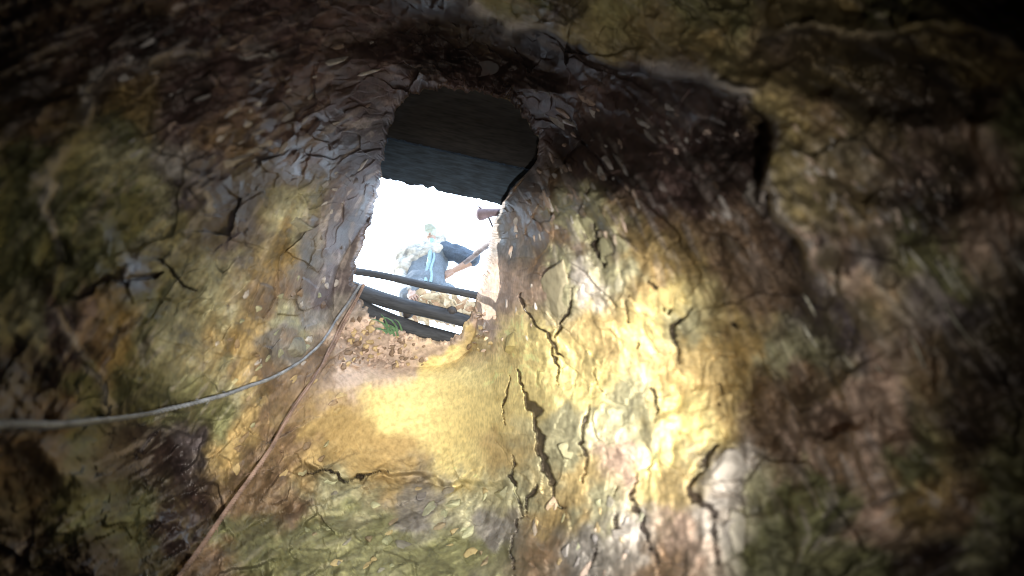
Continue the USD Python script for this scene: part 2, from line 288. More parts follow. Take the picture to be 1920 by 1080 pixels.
# --- base colours of the earth and rock, shade of the hollows painted in dark
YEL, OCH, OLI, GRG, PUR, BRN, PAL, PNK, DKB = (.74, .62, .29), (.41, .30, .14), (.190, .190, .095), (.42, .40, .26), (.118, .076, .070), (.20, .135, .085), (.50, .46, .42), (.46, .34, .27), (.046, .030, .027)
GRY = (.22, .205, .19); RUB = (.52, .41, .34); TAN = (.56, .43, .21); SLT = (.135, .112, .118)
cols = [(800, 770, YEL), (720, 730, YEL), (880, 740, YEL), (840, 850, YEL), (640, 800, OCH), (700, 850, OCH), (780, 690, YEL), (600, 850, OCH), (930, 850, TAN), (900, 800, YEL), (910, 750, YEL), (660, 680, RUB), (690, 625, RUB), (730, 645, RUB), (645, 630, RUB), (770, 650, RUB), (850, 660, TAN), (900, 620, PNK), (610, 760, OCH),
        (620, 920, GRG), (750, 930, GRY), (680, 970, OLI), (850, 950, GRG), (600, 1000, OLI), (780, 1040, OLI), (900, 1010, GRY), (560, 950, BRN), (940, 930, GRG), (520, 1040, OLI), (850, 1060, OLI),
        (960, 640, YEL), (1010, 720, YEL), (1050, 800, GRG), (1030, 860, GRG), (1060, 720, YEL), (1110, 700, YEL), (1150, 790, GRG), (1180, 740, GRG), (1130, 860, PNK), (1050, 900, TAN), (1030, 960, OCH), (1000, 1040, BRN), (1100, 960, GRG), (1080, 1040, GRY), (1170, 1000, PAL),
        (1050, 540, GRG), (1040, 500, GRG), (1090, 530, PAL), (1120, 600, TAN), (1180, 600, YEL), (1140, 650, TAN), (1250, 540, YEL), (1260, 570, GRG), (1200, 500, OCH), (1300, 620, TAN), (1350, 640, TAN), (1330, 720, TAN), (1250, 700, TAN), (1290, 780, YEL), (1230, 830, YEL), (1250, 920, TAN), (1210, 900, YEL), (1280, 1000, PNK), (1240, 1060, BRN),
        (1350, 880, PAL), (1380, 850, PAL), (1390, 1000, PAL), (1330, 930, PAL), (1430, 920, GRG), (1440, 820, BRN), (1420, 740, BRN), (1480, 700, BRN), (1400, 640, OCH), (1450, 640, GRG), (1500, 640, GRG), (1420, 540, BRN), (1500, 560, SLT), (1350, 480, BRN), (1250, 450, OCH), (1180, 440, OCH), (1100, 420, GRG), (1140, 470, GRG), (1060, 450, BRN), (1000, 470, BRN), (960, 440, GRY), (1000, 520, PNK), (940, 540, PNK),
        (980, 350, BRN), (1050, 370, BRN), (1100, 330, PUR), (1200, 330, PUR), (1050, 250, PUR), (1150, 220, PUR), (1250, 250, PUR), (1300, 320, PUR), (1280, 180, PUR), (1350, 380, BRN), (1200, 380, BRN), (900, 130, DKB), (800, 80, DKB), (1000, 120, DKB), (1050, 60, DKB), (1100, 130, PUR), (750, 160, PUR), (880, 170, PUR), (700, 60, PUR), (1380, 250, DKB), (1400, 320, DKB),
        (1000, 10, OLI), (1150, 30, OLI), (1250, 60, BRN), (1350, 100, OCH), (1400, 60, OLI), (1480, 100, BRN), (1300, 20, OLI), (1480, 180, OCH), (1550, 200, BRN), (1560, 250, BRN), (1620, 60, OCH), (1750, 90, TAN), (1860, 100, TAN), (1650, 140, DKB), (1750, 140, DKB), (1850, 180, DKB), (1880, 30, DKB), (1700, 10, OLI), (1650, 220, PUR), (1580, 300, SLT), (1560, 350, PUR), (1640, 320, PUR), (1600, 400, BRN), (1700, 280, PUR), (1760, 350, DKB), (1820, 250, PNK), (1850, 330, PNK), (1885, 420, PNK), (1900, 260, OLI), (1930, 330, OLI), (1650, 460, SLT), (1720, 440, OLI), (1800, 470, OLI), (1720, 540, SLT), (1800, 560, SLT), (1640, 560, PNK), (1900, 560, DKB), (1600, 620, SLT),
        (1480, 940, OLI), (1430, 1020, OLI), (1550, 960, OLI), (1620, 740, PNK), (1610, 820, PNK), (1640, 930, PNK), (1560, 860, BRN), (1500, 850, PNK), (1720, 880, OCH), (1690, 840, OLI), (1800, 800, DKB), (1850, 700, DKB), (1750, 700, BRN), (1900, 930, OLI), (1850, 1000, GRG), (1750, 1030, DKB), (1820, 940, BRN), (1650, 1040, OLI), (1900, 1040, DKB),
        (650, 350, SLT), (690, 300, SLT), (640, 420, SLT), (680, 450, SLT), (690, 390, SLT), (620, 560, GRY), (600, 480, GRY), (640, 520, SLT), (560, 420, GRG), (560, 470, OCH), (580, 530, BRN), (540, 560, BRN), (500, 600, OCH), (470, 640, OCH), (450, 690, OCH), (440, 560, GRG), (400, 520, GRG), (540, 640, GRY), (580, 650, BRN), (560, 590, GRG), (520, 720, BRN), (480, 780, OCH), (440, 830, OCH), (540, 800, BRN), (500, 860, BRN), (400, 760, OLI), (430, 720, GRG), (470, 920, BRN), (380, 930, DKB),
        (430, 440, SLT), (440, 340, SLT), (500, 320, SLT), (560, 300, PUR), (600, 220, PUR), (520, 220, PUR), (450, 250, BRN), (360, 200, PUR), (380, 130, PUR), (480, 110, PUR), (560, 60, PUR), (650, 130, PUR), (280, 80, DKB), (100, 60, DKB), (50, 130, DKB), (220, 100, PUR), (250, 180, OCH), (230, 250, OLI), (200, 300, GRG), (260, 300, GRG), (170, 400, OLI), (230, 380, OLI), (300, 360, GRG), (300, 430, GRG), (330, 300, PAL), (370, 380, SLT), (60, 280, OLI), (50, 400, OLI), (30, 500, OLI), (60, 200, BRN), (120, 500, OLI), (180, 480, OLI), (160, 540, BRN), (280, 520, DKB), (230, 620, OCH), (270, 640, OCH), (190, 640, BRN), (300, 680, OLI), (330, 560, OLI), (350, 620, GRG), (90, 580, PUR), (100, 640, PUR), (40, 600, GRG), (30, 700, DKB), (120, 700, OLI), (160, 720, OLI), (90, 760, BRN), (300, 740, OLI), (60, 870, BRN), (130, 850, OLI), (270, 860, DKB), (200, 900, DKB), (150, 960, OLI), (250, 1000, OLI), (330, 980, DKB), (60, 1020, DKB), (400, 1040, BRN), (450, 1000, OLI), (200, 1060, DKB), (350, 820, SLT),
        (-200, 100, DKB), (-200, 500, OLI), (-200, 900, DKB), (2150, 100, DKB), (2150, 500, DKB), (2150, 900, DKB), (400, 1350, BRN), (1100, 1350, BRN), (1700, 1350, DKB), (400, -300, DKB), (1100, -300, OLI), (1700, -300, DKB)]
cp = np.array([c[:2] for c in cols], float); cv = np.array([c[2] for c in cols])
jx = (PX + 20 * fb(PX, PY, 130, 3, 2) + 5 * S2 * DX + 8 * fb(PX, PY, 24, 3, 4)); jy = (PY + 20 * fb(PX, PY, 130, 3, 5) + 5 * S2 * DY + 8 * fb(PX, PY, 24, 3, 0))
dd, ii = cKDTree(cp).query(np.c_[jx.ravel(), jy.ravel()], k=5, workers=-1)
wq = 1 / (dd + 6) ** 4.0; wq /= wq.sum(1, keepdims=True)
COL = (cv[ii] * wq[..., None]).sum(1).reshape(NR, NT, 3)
# mineral streaks, veins and wear along the lay of the rock
pale = ss(1.2, 2.4, S1 + 0.5 * S3) * (0.35 + 0.65 * ss(-.4, .8, fb(PX, PY, 170, 2, 1)))
pale *= np.clip(1 - clay * 1.5, 0, 1) * np.clip(1 - .6 * lower_soft, 0, 1)
upper = np.clip(ss(620, 430, PY) + ss(560, 460, PX) * .8 + ss(1420, 1520, PX), 0, 1)
k_ = (0.55 * pale * (0.35 + 0.65 * upper))[..., None]
COL = COL * (1 - k_) + np.array([.40, .355, .335]) * k_
dark = (ss(1.2, 2.3, -S2) * .32 + ss(1.3, 2.4, -S1) * .18) * np.clip(1 - 0.7 * lower_soft, 0, 1)
COL *= (1 - (dark * rough)[..., None] * np.array([.85, .9, 1.0]))
COL *= (1 + (0.13 * fb(PX, PY, 30, 4, 2) * (1 - .4 * lower_soft) + 0.05 * S3 + 0.10 * fb(PX, PY, 6, 2, 1)) * (1 - .7 * clay))[..., None] * (1 + 0.08 * np.random.default_rng(6).normal(0, 1, 17000)[id3] * rough)[..., None] * (1 + 0.10 * np.random.default_rng(5).normal(0, 1, 3800)[id2] * rough)[..., None]
# light and shade painted along the lips: brighter olive outside, dark recess within
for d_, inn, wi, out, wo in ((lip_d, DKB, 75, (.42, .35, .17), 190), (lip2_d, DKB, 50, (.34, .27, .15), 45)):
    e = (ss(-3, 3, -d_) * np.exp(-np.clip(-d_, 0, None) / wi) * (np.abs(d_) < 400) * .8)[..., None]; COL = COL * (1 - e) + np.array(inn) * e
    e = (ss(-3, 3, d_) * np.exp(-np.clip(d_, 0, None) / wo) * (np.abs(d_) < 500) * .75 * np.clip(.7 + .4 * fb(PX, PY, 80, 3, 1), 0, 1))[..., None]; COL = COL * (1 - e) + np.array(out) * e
# edges catching light painted pale along the lips, and the veins of pale mineral on the left
for d_, k2, wd in ((lip_d, .95, 12), (lip2_d, .3, 10), (lipl_d, .6, 12)):
    e = (k2 * np.exp(-((d_ - 6) / wd) ** 2) * ss(-.9, .5, fb(PX, PY, 60, 3, 0)))[..., None]
    COL = COL * (1 - e) + np.array([.50, .45, .42]) * e
for pts, wd, c in [([(190, 130), (180, 165), (168, 190)], 14, PAL), ([(82, 330), (86, 380), (100, 420), (108, 450)], 12, PAL), ([(178, 700), (195, 735), (222, 762)], 11, PAL), ([(375, 365), (385, 400), (350, 440)], 9, PAL), ([(280, 285), (310, 305), (345, 318)], 9, PAL), ([(430, 95), (480, 85), (510, 92)], 7, PAL),
                   ([(1795, 235), (1840, 300), (1870, 370), (1890, 430)], 16, PNK), ([(1590, 720), (1615, 780), (1605, 850), (1640, 930)], 18, PNK), ([(1400, 335), (1415, 370)], 12, PAL), ([(1500, 440), (1525, 490), (1550, 530)], 9, PNK),
                   ([(500, 275), (470, 285), (430, 300)], 7, PAL), ([(1085, 505), (1095, 535), (1085, 570)], 14, PAL), ([(168, 560), (170, 600), (172, 640)], 13, PNK)]:
    _, d, a = seg(fx, fy, pts); e = (0.8 * ss(wd, wd * .35, d))[..., None]; COL = COL * (1 - e) + np.array(c) * e
COL = COL * (1 - 0.9 * crk[..., None]) + np.array([.035, .022, .018]) * 0.9 * crk[..., None]     # shade of the cracks painted into the colour
COL = np.clip(COL, 0.012, 0.8)
wet = np.clip(0.75 - 0.8 * COL.mean(2) / .25 + 0.15 * fb(PX, PY, 90, 3, 3), 0, 1)               # dark schist is damp and glints; clay is dry

# close the chamber behind the camera: rows carry on round the back to a floor
last = P[-1]; q = last - EYE
wv = (q @ FWD)[:, None] * FWD; rad = q - wv
rows = [P]
for s_, rs in ((0.55, 1.04), (0.1, 1.08), (-0.5, 1.1), (-1.1, 1.05), (-1.5, .75), (-1.6, .35), (-1.6, 0.02)):
    wob = 1 + 0.03 * np.sin(5 * th + 3 * s_) + 0.02 * np.sin(11 * th + s_)
    rows.append((EYE + (s_ * FWD) + rad * (rs * wob)[:, None])[None])
PA = np.concatenate(rows); nb = len(PA) - NR
CA = np.concatenate([COL, np.repeat(COL[-1:] * 0.6, nb, 0)]); WA = np.concatenate([wet, np.repeat(wet[-1:], nb, 0)])
nr = len(PA)
i, j = np.meshgrid(np.arange(nr - 1), np.arange(NT), indexing='ij'); j2 = (j + 1) % NT
qd = np.stack([i * NT + j, (i + 1) * NT + j, (i + 1) * NT + j2, i * NT + j2], -1).reshape(-1, 4)
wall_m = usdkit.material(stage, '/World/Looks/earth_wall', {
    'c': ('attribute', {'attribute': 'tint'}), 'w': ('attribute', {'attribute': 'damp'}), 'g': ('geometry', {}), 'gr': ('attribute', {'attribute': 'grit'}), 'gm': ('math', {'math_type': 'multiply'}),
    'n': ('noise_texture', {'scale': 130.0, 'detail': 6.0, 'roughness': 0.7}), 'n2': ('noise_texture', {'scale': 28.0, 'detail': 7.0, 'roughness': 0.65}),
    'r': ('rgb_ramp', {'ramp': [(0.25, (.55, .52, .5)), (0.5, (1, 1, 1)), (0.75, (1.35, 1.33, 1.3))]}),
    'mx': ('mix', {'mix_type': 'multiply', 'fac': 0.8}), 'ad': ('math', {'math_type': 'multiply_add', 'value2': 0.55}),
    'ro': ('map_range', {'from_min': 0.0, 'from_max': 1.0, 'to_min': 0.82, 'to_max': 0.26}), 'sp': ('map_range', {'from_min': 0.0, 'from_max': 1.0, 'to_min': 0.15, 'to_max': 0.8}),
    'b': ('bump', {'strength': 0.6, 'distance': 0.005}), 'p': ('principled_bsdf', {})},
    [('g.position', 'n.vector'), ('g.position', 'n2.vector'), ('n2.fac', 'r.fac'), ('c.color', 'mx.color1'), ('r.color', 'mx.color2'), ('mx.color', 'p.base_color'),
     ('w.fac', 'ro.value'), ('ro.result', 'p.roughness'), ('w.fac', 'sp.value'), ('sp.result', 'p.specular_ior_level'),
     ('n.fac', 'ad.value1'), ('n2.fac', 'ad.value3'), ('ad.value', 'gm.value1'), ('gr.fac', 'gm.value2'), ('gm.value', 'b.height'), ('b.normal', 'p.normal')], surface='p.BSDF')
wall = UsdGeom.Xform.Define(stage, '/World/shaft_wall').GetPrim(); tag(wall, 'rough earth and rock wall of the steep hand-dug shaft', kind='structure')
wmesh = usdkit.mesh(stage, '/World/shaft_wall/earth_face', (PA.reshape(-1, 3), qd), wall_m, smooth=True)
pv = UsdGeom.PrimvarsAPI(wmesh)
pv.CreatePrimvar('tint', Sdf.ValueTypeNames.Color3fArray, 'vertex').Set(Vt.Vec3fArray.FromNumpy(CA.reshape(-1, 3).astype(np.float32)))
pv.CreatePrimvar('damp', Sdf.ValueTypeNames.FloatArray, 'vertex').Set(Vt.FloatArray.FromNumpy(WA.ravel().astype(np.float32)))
GA = np.concatenate([1 - .8 * clay, np.ones((nb, NT))])
pv.CreatePrimvar('grit', Sdf.ValueTypeNames.FloatArray, 'vertex').Set(Vt.FloatArray.FromNumpy(GA.ravel().astype(np.float32)))
tree_px = cKDTree(np.c_[PX.ravel(), PY.ravel()])
gu = np.gradient(P, axis=0); gv = np.gradient(P, axis=1); NRM = np.cross(gv, gu); NRM /= np.linalg.norm(NRM, axis=2, keepdims=True) + 1e-12
NRM *= -np.sign((NRM * (P - EYE)).sum(2, keepdims=True)); NRM = ndimage.gaussian_filter(NRM, (4, 4, 0), mode=('nearest', 'wrap', 'nearest')); NRM /= np.linalg.norm(NRM, axis=2, keepdims=True)
PF, NF, WF, PHF, CF = P.reshape(-1, 3), NRM.reshape(-1, 3), W2.ravel(), PHI.ravel(), COL.reshape(-1, 3)
def wall_at(px, py):
    k = tree_px.query([px, py])[1]; return PF[k], NF[k], WF[k], PHF[k], CF[k]

# ------------------------------------------------------------------ ground outside
GN = 240
gth = np.arange(GN) * 2 * np.pi / GN
edge = P[0][(np.arange(GN) * NT // GN)]
cen = edge.mean(0); rr = [0, .03, .12, .35, .9, 2, 5, 12, 30, 90]
gr = []
for a in rr:
    d = edge - cen; L = np.linalg.norm(d, axis=1, keepdims=True); e_ = edge + d / L * a
    e_[:, 2] = 0.012 * (a > 0) * np.sin(gth * 9 + a * 5) * min(1, a * 8) + min(.02, a * .05)
    gr.append(e_)
G = np.concatenate(gr); i, j = np.meshgrid(np.arange(len(rr) - 1), np.arange(GN), indexing='ij'); j2 = (j + 1) % GN
gq = np.stack([i * GN + j, i * GN + j2, (i + 1) * GN + j2, (i + 1) * GN + j], -1).reshape(-1, 4)
soil = mat('topsoil', (.20, .15, .09), .9, 6, .5, .6, .02)
obj('ground', (G, gq), soil, smooth=True, kind='structure', label='bare trodden earth round the mouth of the shaft')
# ------------------------------------------------------------------ boards and logs over the mouth
wood = mat('dark_board', (.028, .046, .070), .75, 9, .6, .35, .004, stretch=(1, 6, 6), detail=5.0)  # blue lens veil painted into the board colour
logm = mat('weathered_log', (.050, .056, .068), .8, 7, .5, .7, .006, stretch=(1, 8, 8))
def plank(px_a, px_b, px_c, z, thick, mat_, parent_name, label, seed):
    """plank lying on the ground plane: px_a, px_b along its near edge, px_c a point on the far edge"""
    a, b, c = at_z(*px_a, z), at_z(*px_b, z), at_z(*px_c, z)
    u = (b - a); L = np.linalg.norm(u); u /= L; n = np.array([0, 0, 1.0]); v = np.cross(n, u); wd = (c - a) @ v
    if wd < 0: v, wd = -v, -wd
    r = np.random.default_rng(seed); nx = 90
    xs = np.linspace(0, L, nx); e0 = 0.006 * ndimage.gaussian_filter1d(r.standard_normal(nx), 1.5) * 2 + .004 * r.standard_normal(nx); e1 = 0.003 * r.standard_normal(nx)
    prof = np.array([(0, 0), (0, .004), (1, .004), (1, 0)])
    V = []
    bz = 0.004 * ndimage.gaussian_filter1d(r.standard_normal(nx), 6) * 3
    for k in range(nx):
        ch = .006
        for (y, zz) in ((e0[k] + ch, bz[k]), (wd + e1[k] - ch, bz[k]), (wd + e1[k], bz[k] + ch), (wd + e1[k], thick + bz[k]), (e0[k], thick + bz[k]), (e0[k], bz[k] + ch)):
            V.append(a + u * xs[k] + v * y + n * zz)
    V = np.array(V); m = 6; i, j = np.meshgrid(np.arange(nx - 1), np.arange(m), indexing='ij'); j2 = (j + 1) % m
    q = np.stack([i * m + j, (i + 1) * m + j, (i + 1) * m + j2, i * m + j2], -1).reshape(-1, 4)
    f = np.vstack([q[:, [0, 1, 2]], q[:, [0, 2, 3]], [[0, 1, 2], [0, 2, 3], [0, 3, 4], [0, 4, 5]], np.array([[0, 2, 1], [0, 3, 2], [0, 4, 3], [0, 5, 4]]) + (nx - 1) * m])
    mesh = trimesh.Trimesh(V, f, process=False); trimesh.repair.fix_normals(mesh)
    return obj(parent_name, mesh, mat_, smooth=35, label=label, category='board', kind=None)
plank((640, 316), (1090, 417), (640, 240), 0.004, .035, wood, 'cover_board', 'dark board with blue lens veil painted in, whose ragged edge forms the top of the bright opening', 1)
plank((640, 250), (1090, 351), (640, 90), 0.046, .035, mat('grey_board', (.030, .027, .026), .8, 9, .6, .35, .004, stretch=(1, 6, 6), detail=5.0), 'cover_board', 'dark grey-brown board above the veil-tinted one, highest over the shaft mouth', 2)

bark = logm
def log(a, b, ra, rb, z, label, seed, mat_=logm, cat='log'):
    A, B = at_z(*a, z), at_z(*b, z); r = np.random.default_rng(seed); n = 60
    Q = A + (B - A) * np.linspace(0, 1, n)[:, None]; Q[:, 2] += .012 * ndimage.gaussian_filter1d(r.standard_normal(n), 9) * 5
    T, X, Y = frames(Q); Q += X * (.010 * ndimage.gaussian_filter1d(r.standard_normal(n), 8) * 5)[:, None]
    rad = np.linspace(ra, rb, n)[:, None] * (1 + .05 * ndimage.gaussian_filter(r.standard_normal((n, 16)), (5, 1), mode=('nearest', 'wrap')) * 4)
    return obj('log', tube(Q, rad, 16), mat_, smooth=50, label=label, category=cat)
log((600, 492), (960, 570), .026, .031, .05, 'thin round pole laid across the opening, uppermost of three in front of the person', 3)
log((600, 524), (930, 620), .066, .050, .075, 'thick dark log across the opening, the middle one of three', 4)
log((640, 560), (880, 647), .064, .050, .05, 'thick dark log nearest the earthen lip at the bottom of the opening', 5)
# slender pole leaning at the right of the person, and the peg with its cord at the right edge
branch = mat('grey_branch', (.24, .21, .22), .8, 20, .4, .5, .004)
pa = [at_z(*p) for p in ((968, 434, .10), (940, 447, .30), (915, 459, .5), (900, 470, .58), (886, 482, .62), (872, 492, .66))]
obj('branch', tube(catmull(pa, 30), np.linspace(.036, .022, 30) * (1 + .06 * rng.standard_normal(30)), 10), branch, smooth=50, label='pale bare branch reaching in from the right edge to the elbow of the person', category='branch')
peg = thing('peg', 'mauve wooden peg jutting from the right edge of the opening, cord hanging from it', 'peg', loc=at_z(915, 402, .06))
pegm = mat('mauve_peg', (.22, .17, .20), .7, 25, .3, .4, .003); cordm = mat('dark_cord', (.10, .09, .10), .8, 60, .3, .3, .001)
pp = [at_z(*p) for p in ((945, 398, .06), (925, 399, .06), (912, 400, .06), (902, 402, .06), (893, 404, .06))]
obj('shank', tube(catmull(pp, 20), np.r_[np.full(8, .03), np.linspace(.03, .046, 8), [.047, .045, .036, .016]], 12), pegm, peg, smooth=50)
obj('spike', tube(catmull([at_z(907, 399, .06), at_z(902, 392, .06), at_z(896, 385, .06)], 8), np.linspace(.014, .004, 8), 8), pegm, peg, smooth=50)
pc = [at_z(*p) for p in ((914, 404, .05), (919, 414, .03), (923, 424, .01), (925, 436, -.05))]
obj('cord', tube(catmull(pc, 14), .007, 6), cordm, peg, smooth=50)

# ------------------------------------------------------------------ the ropes
def rope(pts, offs, radius, strands, mats, name, label, twist):
    px = np.array(pts, float); Wd = np.array([wall_at(*p)[2] for p in px])
    w = Wd - np.array(offs)
    w = np.minimum.accumulate(w); w = np.exp(ndimage.gaussian_filter1d(np.log(w), .8, mode='nearest'))
    C = catmull(at_w(px[:, 0], px[:, 1], w), 420)
    T, A, B = frames(C); L = np.r_[0, np.cumsum(np.linalg.norm(np.diff(C, axis=0), axis=1))]
    r = np.random.default_rng(len(pts)); sag = .0012 * ndimage.gaussian_filter1d(r.standard_normal((420, 2)), 12, axis=0) * 5
    C = C + A * sag[:, :1] + B * sag[:, 1:]
    root = thing(name, label, 'rope', loc=C[0])
    for k in range(strands):
        a = L * twist + k * 2 * np.pi / strands
        Q = C + radius * .52 * (np.cos(a)[:, None] * A + np.sin(a)[:, None] * B)
        obj('strand', tube(Q, radius * .55, 8), mats, root, smooth=60)
    return root, C
ropem = mat('grey_rope', (.26, .28, .32), .45, 9, .7, .5, .002, spec=.6)
ropep = mat('brown_rope', (.30, .205, .165), .6, 9, .6, .5, .002)
r1, R1C = rope([(676, 533), (668, 545), (650, 572), (628, 604), (605, 640), (580, 664), (552, 686), (515, 706), (478, 721), (430, 738), (380, 752), (300, 771), (230, 783), (170, 791), (90, 797), (0, 797), (-120, 792), (-300, 780)],
     [.03, .06, .06, .07, .08, .08, .08, .11, .13, .14, .15, .16, .17, .16, .15, .15, .15, .15], .0100, 3, ropem, 'grey_rope', 'grey twisted rope sagging from the corner of the opening to the left edge', 95)
r2, R2C = rope([(682, 533), (676, 546), (660, 578), (640, 618), (622, 655), (606, 682), (592, 702), (580, 722), (560, 752), (535, 792), (505, 845), (470, 895), (430, 950), (385, 1015), (340, 1076), (300, 1130), (250, 1200)],
     [.03, .05, .06, .07, .08, .09, .10, .12, .14, .17, .20, .22, .24, .25, .25, .25, .25], .0125, 3, ropep, 'brown_rope', 'thin reddish-brown rope running down the wall below the grey one', 110)
def fibres(root, C, n, seed, mat_, lo, hi):
    r = np.random.default_rng(seed)
    for _ in range(n):
        k = r.integers(int(len(C) * lo), int(len(C) * hi)); d = r.normal(size=3); d /= np.linalg.norm(d); tg = C[min(k + 3, len(C) - 1)] - C[k]; tg /= np.linalg.norm(tg)
        L = r.uniform(.02, .06); q = [C[k] + d * .008, C[k] + d * (.010 + .25 * L) + tg * L * .5, C[k] + d * (.012 + .3 * L) + tg * L]
        obj('fibre', tube(catmull(q, 6), .0011, 4), mat_, root, smooth=60)
T_, A_, B_ = frames(R2C); u_ = np.linspace(0, 1, 260)[:, None]
obj('loose_strand', tube(R2C[:260] + A_[:260] * (.030 * np.sin(np.pi * u_) * (1 + .5 * np.sin(9 * u_))) + B_[:260] * .012 * np.sin(7 * u_), .0062, 8), ropep, r2, smooth=60, label='single strand hanging loose from the upper half of the rope')
fibres(r1, R1C, 16, 1, ropem, .3, .85); fibres(r2, R2C, 34, 2, ropep, .25, .9)
# ------------------------------------------------------------------ stones, flakes and clods set in the wall
tones = {'pale_stone': (.56, .53, .51), 'green_stone': (.37, .39, .25), 'yellow_stone': (.58, .50, .17), 'pink_stone': (.54, .42, .35), 'slate_stone': (.17, .16, .165), 'brown_stone': (.19, .13, .085), 'tan_stone': (.48, .37, .19), 'purple_stone': (.13, .10, .10)}
def stone(name, px, py, rx, ry, ang, thick, tone, seed, sub=2, proud=.3, jag=.35, parent=wall, tone_mix=.5, flat=2.6):
    p, n, w, _, _ = wall_at(px, py); r = np.random.default_rng(seed)
    s = trimesh.creation.icosphere(subdivisions=sub); v = s.vertices.copy()
    # a few cut planes make it a broken stone instead of a ball
    for _ in range(11):
        d = r.normal(size=3); d /= np.linalg.norm(d); c = r.uniform(.38, .8); k = v @ d; v -= np.clip(k - c, 0, None)[:, None] * d
    v *= (1 + jag * (meshkit.fbm(v * 2.2 + seed, 3, seed) - .5))[:, None]
    d = ray(px, py); d /= np.linalg.norm(d); ca, sa = math.cos(math.radians(ang)), math.sin(math.radians(ang))
    u1 = ca * RIGHT + sa * UP; u2 = -sa * RIGHT + ca * UP
    # lay the stone flat on the wall: its two axes slid along the line of sight into the wall's own plane
    dn = min(d @ n, -.3); u1 = u1 - d * ((u1 @ n) / dn); u2 = u2 - d * ((u2 @ n) / dn)
    f1 = min(1, flat / np.linalg.norm(u1)); f2 = min(1, flat / np.linalg.norm(u2))
    sc = w / F
    V = p + n * (thick * sc * (proud - .3)) + (v[:, :1] * rx * sc * f1) * u1 + (v[:, 1:2] * ry * sc * f2) * u2 + (v[:, 2:] * thick * sc) * n
    o = obj(name, (V, s.faces), wall_m, parent, smooth=True)
    loc_ = wall_at(px, py)[4]; mixk = tone_mix; c = np.clip((np.array(tones[tone]) * mixk + loc_ * (1 - mixk)) * r.uniform(.85, 1.15), .02, .7)
    cv_ = c * (1 + .22 * (meshkit.fbm(v * 3 + seed, 3, seed + 1) - .5))[:, None]
    pa_ = UsdGeom.PrimvarsAPI(o); pa_.CreatePrimvar('tint', Sdf.ValueTypeNames.Color3fArray, 'vertex').Set(Vt.Vec3fArray.FromNumpy(cv_.astype(np.float32)))
    pa_.CreatePrimvar('damp', Sdf.ValueTypeNames.FloatArray, 'vertex').Set(Vt.FloatArray.FromNumpy(np.full(len(v), max(0, .7 - 3 * c.mean()), np.float32)))
    pa_.CreatePrimvar('grit', Sdf.ValueTypeNames.FloatArray, 'vertex').Set(Vt.FloatArray.FromNumpy(np.ones(len(v), np.float32)))
    return o
for k, a in enumerate([(1045, 545, 40, 62, 5, 20, 'green_stone'), (1060, 500, 26, 24, 0, 16, 'green_stone'), (960, 642, 30, 24, -5, 16, 'yellow_stone'), (1362, 880, 44, 36, 40, 24, 'pale_stone'), (1385, 990, 26, 52, 15, 20, 'pale_stone'), (1256, 548, 24, 34, 0, 14, 'yellow_stone'),
                       (945, 928, 28, 22, 0, 14, 'green_stone'), (1172, 1003, 26, 18, -10, 14, 'pale_stone'), (1100, 418, 18, 26, 5, 14, 'green_stone'), (562, 425, 34, 18, 8, 12, 'green_stone'), (552, 656, 28, 20, 50, 14, 'green_stone'), (1160, 530, 12, 30, 10, 10, 'pale_stone'),
                       (1012, 710, 22, 20, 0, 12, 'yellow_stone'), (1135, 470, 14, 32, 15, 12, 'green_stone'), (1095, 535, 13, 30, -8, 10, 'pale_stone'), (1060, 850, 20, 24, 0, 9, 'green_stone')]):
    stone('embedded_stone', *a, seed=200 + k, sub=3, proud=.0, tone_mix=.2)
# flakes along the lay of the rock, pale ones painting in white glints, and broken pieces
r_ = np.random.default_rng(44); nfl = 0
def zone(x0, y0, x1, y1, n, lo, hi, tone_list, asp=(1.6, 4.2), sub=2, name='rock_glint_flake', mixk=.6):
    global nfl
    for _ in range(n):
        x, y = r_.uniform(x0, x1), r_.uniform(y0, y1)
        if np.hypot(*(np.array([x, y]) - C0)) < 40 + np.interp(np.arctan2(-(y - C0[1]), x - C0[0]) % (2 * np.pi), th, rho_m): continue
        _, _, _, ph, _ = wall_at(x, y); s = r_.uniform(lo, hi); a = r_.uniform(*asp); nfl += 1
        stone(name, x, y, s * a, s, math.degrees(ph) + r_.normal(0, 12), s * r_.uniform(.7, 1.2), tone_list[r_.integers(len(tone_list))], 1000 + nfl, sub=sub, proud=r_.uniform(.1, .5), jag=.6, tone_mix=mixk)
zone(200, 40, 700, 330, 30, 3.5, 8, ['pale_stone', 'purple_stone', 'slate_stone', 'purple_stone', 'pink_stone'])
zone(1000, 180, 1420, 420, 40, 3.5, 8.5, ['pale_stone', 'purple_stone', 'slate_stone', 'brown_stone', 'pink_stone'])
zone(230, 60, 720, 330, 34, 1.8, 7.5, ['pale_stone'], (2, 5), mixk=.85)
zone(980, 200, 1340, 430, 42, 1.8, 7.5, ['pale_stone', 'pale_stone', 'pink_stone'], (2, 5.5), mixk=.85)
zone(1480, 260, 1780, 440, 30, 2.6, 6, ['pale_stone', 'pink_stone'], (2, 5.5), mixk=.7)
zone(900, 420, 1010, 640, 26, 2, 4.5, ['pale_stone', 'pink_stone'], (1.6, 3.5), mixk=.8)
zone(940, 300, 1180, 460, 34, 3, 7, ['pink_stone', 'brown_stone', 'purple_stone', 'pale_stone'])
zone(1480, 230, 1800, 440, 26, 4, 9, ['purple_stone', 'slate_stone', 'pink_stone'])
zone(400, 520, 620, 700, 26, 3, 7, ['pale_stone', 'green_stone', 'brown_stone'], (1.2, 2.4))
zone(430, 700, 640, 900, 22, 3, 8, ['green_stone', 'tan_stone', 'brown_stone'], (1.4, 3))
zone(560, 900, 930, 1075, 34, 4, 9, ['green_stone', 'tan_stone', 'slate_stone', 'brown_stone'], (1.3, 3))
